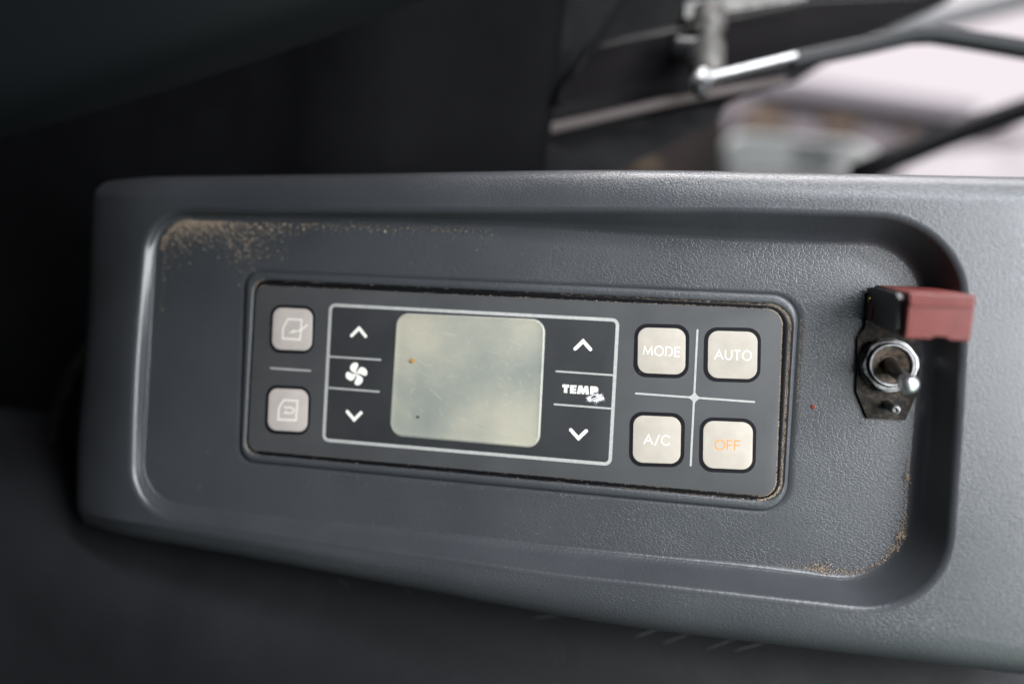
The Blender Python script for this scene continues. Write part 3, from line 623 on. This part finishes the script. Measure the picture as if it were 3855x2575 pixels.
# ================================================================= GUARDED TOGGLE SWITCH
sw = thing('toggle_switch', 'chrome-tipped toggle switch on a dusty black plate with open red guard', 'switch', (D['nut'][0][0], D['nut'][0][1], 0))
pc = np.array(D['plate']); cc = pc.mean(0)
prism(D['plate'], .05, 1.1).build('base_plate', M['rust_black'], sw)
nc = np.array([D['nut'][0][0], D['nut'][0][1], 0.])
hexr = 8.7
lathe(nc, (0, 0, 1), [(8.2, 1.1), (8.4, 1.25), (8.4, 1.5), (8.1, 1.6)], 40).build('washer', M['steel'], sw, smooth=True, sharp=35)
mb = MB(); n = 48; rot0 = .2
def hexrad(a, r): 
    q = (a - rot0) % (math.pi / 3) - math.pi / 6; return r * math.cos(math.pi / 6) / math.cos(q)
ang = np.linspace(0, 2 * math.pi, n, endpoint=False); rg = []
for lim, z, k in ((99, 1.6, 1), (99, 3.4, 1), (7.9, 3.9, 1), (7.2, 4.0, 0), (6.75, 4.0, 0), (6.7, 1.4, 0)):
    rg.append([nc + np.array([math.cos(a), math.sin(a), 0]) * (min(hexrad(a, hexr), lim) if k else lim) + np.array([0, 0, z]) for a in ang])
loft(rg, mb=mb); mb.build('nut', M['steel'], sw, smooth=True, sharp=25)
mb = MB(); rr = [(6.65, 1.5), (6.65, 4.9), (6.35, 5.15), (5.85, 5.15), (5.5, 4.9), (5.4, 3.2)]
loft([[nc + np.array([math.cos(a) * r, math.sin(a) * r, z]) for a in ang] for r, z in rr], mb=mb)
bush = mb.build('bushing', M['steel'], sw, smooth=True, sharp=35)
mb = MB(); loft([[nc + np.array([math.cos(a) * r, math.sin(a) * r, z]) for a in ang] for r, z in ((5.45, 4.3), (4.4, 4.1), (3.2, 3.2), (2.0, 2.6), (.1, 2.4))], False, True, mb=mb); mb.build('bore', M['rusty'], bush, smooth=True)
b0 = nc + np.array([0, .3, 1.5]); b1 = np.array([D['levertip'][0], D['levertip'][1], 21.]); ld = b1 - b0; LL = np.linalg.norm(ld)
lev = lathe(b0, ld, [(2.4, 0), (2.4, .22 * LL), (2.0, .45 * LL), (1.5, .70 * LL), (1.3, .8 * LL)], 24).build('lever', M['dark_steel'], sw, smooth=True)
lathe(b1, ld, [(1.3, -5.0), (1.7, -4.2), (2.25, -2.8), (2.6, -1.1), (2.68, 0), (2.5, 1.0), (2.0, 1.9), (1.1, 2.5), (.2, 2.68)], 28).build('lever_tip', M['chrome'], lev, smooth=True)
p0 = np.array([*D['pin'], 1.0]); p1 = np.array([*D['pintip'], 11.])
lathe(p0, p1 - p0, [(1.35, 0), (1.35, 9.2), (1.15, 9.9), (.75, 10.0), (.7, 9.3), (.2, 9.2)], 20).build('stop_pin', M['steel'], sw, smooth=True, sharp=40)
# hinge ears; left one extended in black to imitate the guard cheek's shade
gb = [np.array([*p, 0]) for p in D['guard_base']]; gt = [np.array([*p, 0]) for p in D['guard_top']]
x0, x1 = 115.6, 131.6; yb0, yb1 = 26.2, 38.3
lean = np.array([0, -(38.3 - 32.9) / 33.0, 1.0]); lean /= np.linalg.norm(lean); dep_ = np.array([0, lean[2], -lean[1]])
for xe in (x0 - 1.5, x1 + .2):
    prof = [(yb0 + 1.0, 1.1), (yb1 - 1.0, 1.1), (yb1 - 1.6, 9.0), (yb1 - 5.0, 29.0), (yb1 - 6.6, 31.0), (yb0 - 2.6, 31.0), (yb0 - 4.0, 29.0), (yb0 - .8, 12.0), (yb0 + 1.0, 5.4)] if xe < x0 else [(yb0 + 1.0, 1.1), (yb1 - 1.0, 1.1), (yb1 - 1.0, 6.0), (yb1 - 3.2, 8.2), (yb0 + 4.2, 8.2), (yb0 + 1.0, 5.4)]
    loft([[np.array([xe, y, z]) for y, z in prof], [np.array([xe + 1.3, y, z]) for y, z in prof]], True, True).build('hinge_ear', M['black'], sw)
tube([(x0 - 2.0, 33.3, 5.2), (x1 + 2.0, 33.3, 5.2)], .85, 14).build('hinge_pin', M['brass'], sw, smooth=True, sharp=40)
# red guard: U-shaped channel, open towards the lever, closed at its outer end
def guard():
    org = np.array([0, yb1, 2.2]); wt = 1.5; H = 33.0; dp = 12.0
    def P(x, s, h): return np.array([x, 0, 0]) + org - dep_ * s + lean * h
    g = MB()
    # outer back wall, two cheeks with rounded lower lobes, end cap
    def box(xa, xb, sa, sb, ha, hb):
        q = [[P(xa, sa, h), P(xb, sa, h), P(xb, sb, h), P(xa, sb, h)] for h in (ha, hb)]
        loft(q, True, True, mb=g)
    box(x0 + .02, x1 - .02, 0, wt, 3.0, H - .6)
    for xa, xb in ((x0, x0 + wt), (x1 - wt, x1)):
        pr = [(0.3, 2.0), (2.2, .3), (6.8, .2), (8.6, 1.6), (9.0, 4.0), (9.6, 8.5), (dp, 11.5), (dp, H - .5), (0.03, H - .5), (.03, 4)]
        loft([[P(xa, s, h) for s, h in pr], [P(xb, s, h) for s, h in pr]], True, True, mb=g)
    o = g.build('guard_cover', M['red'], sw)
    # end cap with a rounded edge, a groove and a finger notch
    cap_pts = [(x0 - .1, -.1), (x1 + .1, -.1), (x1 + .1, dp + .1), (x1 - 5.0, dp + .1), (x1 - 5.6, dp - .7), (x1 - 9.0, dp - .7), (x1 - 9.6, dp + .1), (x0 - .1, dp + .1)]
    cx, cs = (x0 + x1) / 2, dp / 2; rg = []
    for k, h in ((1, H - 3.2), (1, H - .9), (.985, H - .35), (.95, H)): rg.append([P(cx + (x - cx) * k, cs + (s - cs) * k, h) for x, s in cap_pts])
    loft(rg[::1], True, True).build('end_cap', M['red'], o)
    rgx = [[P(x, s, h) for s, h in ((1.9, H - .3), (2.3, H + .45), (3.2, H + .45), (3.6, H - .3))] for x in (x0 + .5, x1 - .5)]
    loft(rgx, True, True).build('cap_rib', M['red'], o)
    bm = [P(x0 - 1.9, 8.2, 5.6), P(x0 + .05, 5.0, 5.2)]
    lathe(bm[0], (1, 0, 0), [(2.1, 0), (2.3, .2), (2.3, .5)], 20).build('pivot_boss', M['red'], o, smooth=True, sharp=40)
    return o
guard()
tube([(x0 + 2.6, 29.5, 3.6), (x0 + 5.4, 29.2, 3.8)], .75, 12).build('spring_pin', M['brass'], sw, smooth=True, sharp=40)

# ================================================================= DIRT
def dust(name, pts, rads, mt, label, cat='dust'):
    mb = MB()
    for p, r in zip(pts, rads): grain(mb, p, r)
    o = mb.build(name, M[mt], None, np.mean(pts, 0)); tag(o, label, cat, kind='stuff'); return o
def lerp_pts(c, i0, i1): return c[i0:i1]
pts, rad = [], []
def put(x, y, z, r): pts.append((x, y, z + r * .5)); rad.append(r)
# tan sand in the tray's upper left corner: thick by the walls, thinning to the right
for i in range(3000):
    x = -129 + 62 * RNG.beta(1.15, 2.6); tt = (x + 129) / 62
    reach = 4 + 14 * math.exp(-((x + 93) / 11) ** 2) + 5 * math.exp(-((x + 124) / 6) ** 2)
    y = 52.3 - RNG.exponential(reach * .42)
    corner = math.hypot(min(0, x + 119), min(0, -(y - 41) * -1) if False else max(0, y - 42))
    if x < -119 and y > 41 and math.hypot(x + 119, y - 41) > 11: continue
    if y < 24: continue
    put(x, y, 0, .08 + .22 * RNG.random() ** 2.5)
for i in range(330):
    t_ = RNG.random(); a = math.pi / 2 + t_ * math.pi / 2; r = 11 + RNG.normal(0, .7); put(-118.5 + r * math.cos(a), 41 + r * math.sin(a), .05, .10 + .12 * RNG.random())
for i in range(50): put(-129 + abs(RNG.normal(0, 1.1)), 40 - 22 * RNG.random() ** 1.6, .0, .09 + .1 * RNG.random())
for i in range(260): put(-75 + 70 * RNG.random() ** 1.3, 52.5 - abs(RNG.normal(0, 1.4)), 0, .09 + .12 * RNG.random())
put(-43.5, 50.2, 0, .55)
dust('sand', pts, rad, 'sand', 'tan sand grains piled in the tray corner at upper left')
pts, rad = [], []
# lower right corner and right wall of the tray
for i in range(220): put(128.6 + RNG.normal(0, .35), -44 + 30 * RNG.random(), .35, .08 + .1 * RNG.random())
for i in range(380):
    a = -RNG.random() * math.pi / 2; r = 18.0 + RNG.normal(0, .55); put(110.5 + r * math.cos(a), -33 + r * math.sin(a), .25, .08 + .12 * RNG.random())
for i in range(220): put(104 + RNG.normal(0, 3.2), -51.2 + abs(RNG.normal(0, .8)), .15, .08 + .12 * RNG.random())
for cx, cy, n_, s_ in ((128.9, -20, 60, .7), (127.6, -38, 70, .8), (127, -42, 60, .9), (106, -51, 120, 1.8)):
    for i in range(n_): put(cx + RNG.normal(0, s_), cy + RNG.normal(0, s_), .4, .1 + .15 * RNG.random())
dust('sand', pts, rad, 'sand', 'tan dust line in the tray corner at lower right')
pts, rad = [], []
# dust caught round the panel: right side heavy, top and bottom thinner
rim_c = offs(ri, .2); n = len(rim_c)
for i in range(6500):
    j = int(RNG.integers(0, n)); p = rim_c[j] + (rim_c[(j + 1) % n] - rim_c[j]) * RNG.random(); q = p[:2]
    dens = .12 + .88 * max(0, min(1, (q[0] - 10) / 80)) if abs(q[0]) < 90 else (1 if q[0] > 0 else .12)
    if RNG.random() > dens: continue
    put(q[0] + RNG.normal(0, .22), q[1] + RNG.normal(0, .22), .85, .06 + .15 * RNG.random() ** 2)
face_c = offs(fc, -.12); n = len(face_c)
for i in range(7000):
    j = int(RNG.integers(0, n)); p = face_c[j] + (face_c[(j + 1) % n] - face_c[j]) * RNG.random(); q = p[:2]
    dens = .25 + .75 * max(0, min(1, (q[0] - 0) / 80))
    if RNG.random() > dens: continue
    put(q[0] + RNG.normal(0, .10), q[1] + RNG.normal(0, .10), 1.0, .06 + .12 * RNG.random() ** 2)
for i in range(750):   # drift against the ridge, right of the panel
    y = 14 + 15 * RNG.normal(); x = 95.3 + RNG.exponential(.9)
    if -30 < y < 27: put(x, y, 0, .04 + .13 * RNG.random() ** 2)
for i in range(160): put(-60 + 150 * RNG.random(), -35.4 + RNG.normal(0, .4), -.1, .06 + .1 * RNG.random())
dust('dust', pts, rad, 'sand', 'brown dust caught in the seam round the control panel')
pts, rad = [], []
for i in range(420):
    x, y = -125 + 250 * RNG.random(), -50 + 100 * RNG.random()
    if abs(x) < 97 and abs(y) < 36: continue
    put(x, y, 0, .06 + .13 * RNG.random() ** 3)
for i in range(230): put(-88 + 176 * RNG.random(), -28 + 56 * RNG.random(), F_ + .02, .04 + .07 * RNG.random() ** 2)
cf = offs(c_flo, 1.2 * hk)
for i in range(900):
    j = int(RNG.integers(0, len(cf))); p = cf[j] + (cf[(j + 1) % len(cf)] - cf[j]) * RNG.random()
    put(p[0] + RNG.normal(0, .5), p[1] + RNG.normal(0, .5), .12, .04 + .09 * RNG.random() ** 2)
dust('dust', pts, rad, 'sand', 'sparse pale specks scattered over the tray and panel')
pts, rad = [], []
for i in range(260):
    x, y = -40 + 168 * RNG.random(), -50 + 100 * RNG.random()
    if abs(x) < 97 and abs(y) < 36: continue
    put(x, y, 0, .07 + .16 * RNG.random() ** 2)
for i in range(90): put(-60 + 148 * RNG.random(), -28 + 56 * RNG.random(), F_ + .02, .05 + .08 * RNG.random() ** 2)
dust('grit', pts, rad, 'grit', 'dark grit specks scattered over the right half of the tray')
def crumb(name, c, r, mt, label, n=9):
    mb = MB()
    for k in range(n): grain(mb, np.array(c) + RNG.normal(0, r * .45, 3) * np.array([1, 1, .3]), r * (.5 + .4 * RNG.random()))
    tag(mb.build(name, M[mt], None, c), label, 'crumb')
crumb('crumb', (*D['amber'], F_ + .45), .62, 'amber', 'amber crumb stuck on the left part of the display')
crumb('crumb', (*D['brown'], F_ + .40), .38, 'grit', 'tiny brown crumb near the lower left of the display')
crumb('paint_flake', (*D['red'], .2), .7, 'redflake', 'red paint flake lying in the tray left of the switch')
# lint on the TEMP print
def lint():
    t = thing('lint_tuft', 'white fuzzy lint tuft with dark streaks stuck over the TEMP lettering', 'lint', (*np.mean(D['lint']['body'], 0), F_))
    P = np.array(D['lint']['body']); c = P.mean(0); A = dense(P.tolist() + [P[0].tolist()], 60)[:-1]
    if sum(A[i][0] * A[(i + 1) % len(A)][1] - A[(i + 1) % len(A)][0] * A[i][1] for i in range(len(A))) < 0: A = A[::-1]
    A = np.array([c + (p - c) * (.72 + .09 * RNG.normal()) for p in A]); rings = [atz(A, F_ + .03)]
    for k, z in ((.9, .22), (.7, .36), (.4, .42), (.08, .44)): rings.append(atz(c + (A - c) * k, F_ + z))
    bd = loft(rings, False, True).build('body', M['lint'], t, smooth=True)
    mb = MB()
    for i in range(230):
        j = int(RNG.integers(0, len(A))); p = A[j]; d = (p - c); d /= np.linalg.norm(d); d += RNG.normal(0, .55, 2); L = .2 + .75 * RNG.random() ** 2.2; cu = RNG.normal(0, .35, 2)
        pth = [np.array([*(p - d * .35 + (d * L + cu * s * L) * s), F_ + .15 + .35 * s * RNG.random()]) for s in (0, .35, .7, 1.0)]
        tube(pth, [.045, .04, .03, .015], 4, mb=mb)
    o = mb.build('fibres', M['lint'], t); o['kind'] = 'stuff'
    for k in ('s1', 's2', 's3'):
        Q = np.array(D['lint'][k]); Q = c + (Q - c) * .78 + RNG.normal(0, .04, Q.shape); prism(Q, F_ + .30, F_ + .62, MB()).build('dark_streak', M['halo'], bd)
lint()
# painted crease highlights and the worn edge on the lower trim, laid on its surface
dg = bpy.context.evaluated_depsgraph_get(); dg.update()
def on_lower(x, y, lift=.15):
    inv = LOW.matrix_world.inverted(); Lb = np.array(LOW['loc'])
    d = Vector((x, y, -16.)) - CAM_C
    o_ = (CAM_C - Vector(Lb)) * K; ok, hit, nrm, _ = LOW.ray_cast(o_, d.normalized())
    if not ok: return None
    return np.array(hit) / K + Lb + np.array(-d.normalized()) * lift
for i, (a, b) in enumerate(BG['crease_glint']):
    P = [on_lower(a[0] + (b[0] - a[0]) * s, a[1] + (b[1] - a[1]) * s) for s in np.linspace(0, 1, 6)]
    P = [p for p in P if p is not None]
    if len(P) > 2: tube(P, [.08] + [.22] * (len(P) - 2) + [.12], 6, flat=.5).build('glint_mark', M['crease_glint'], LOW)
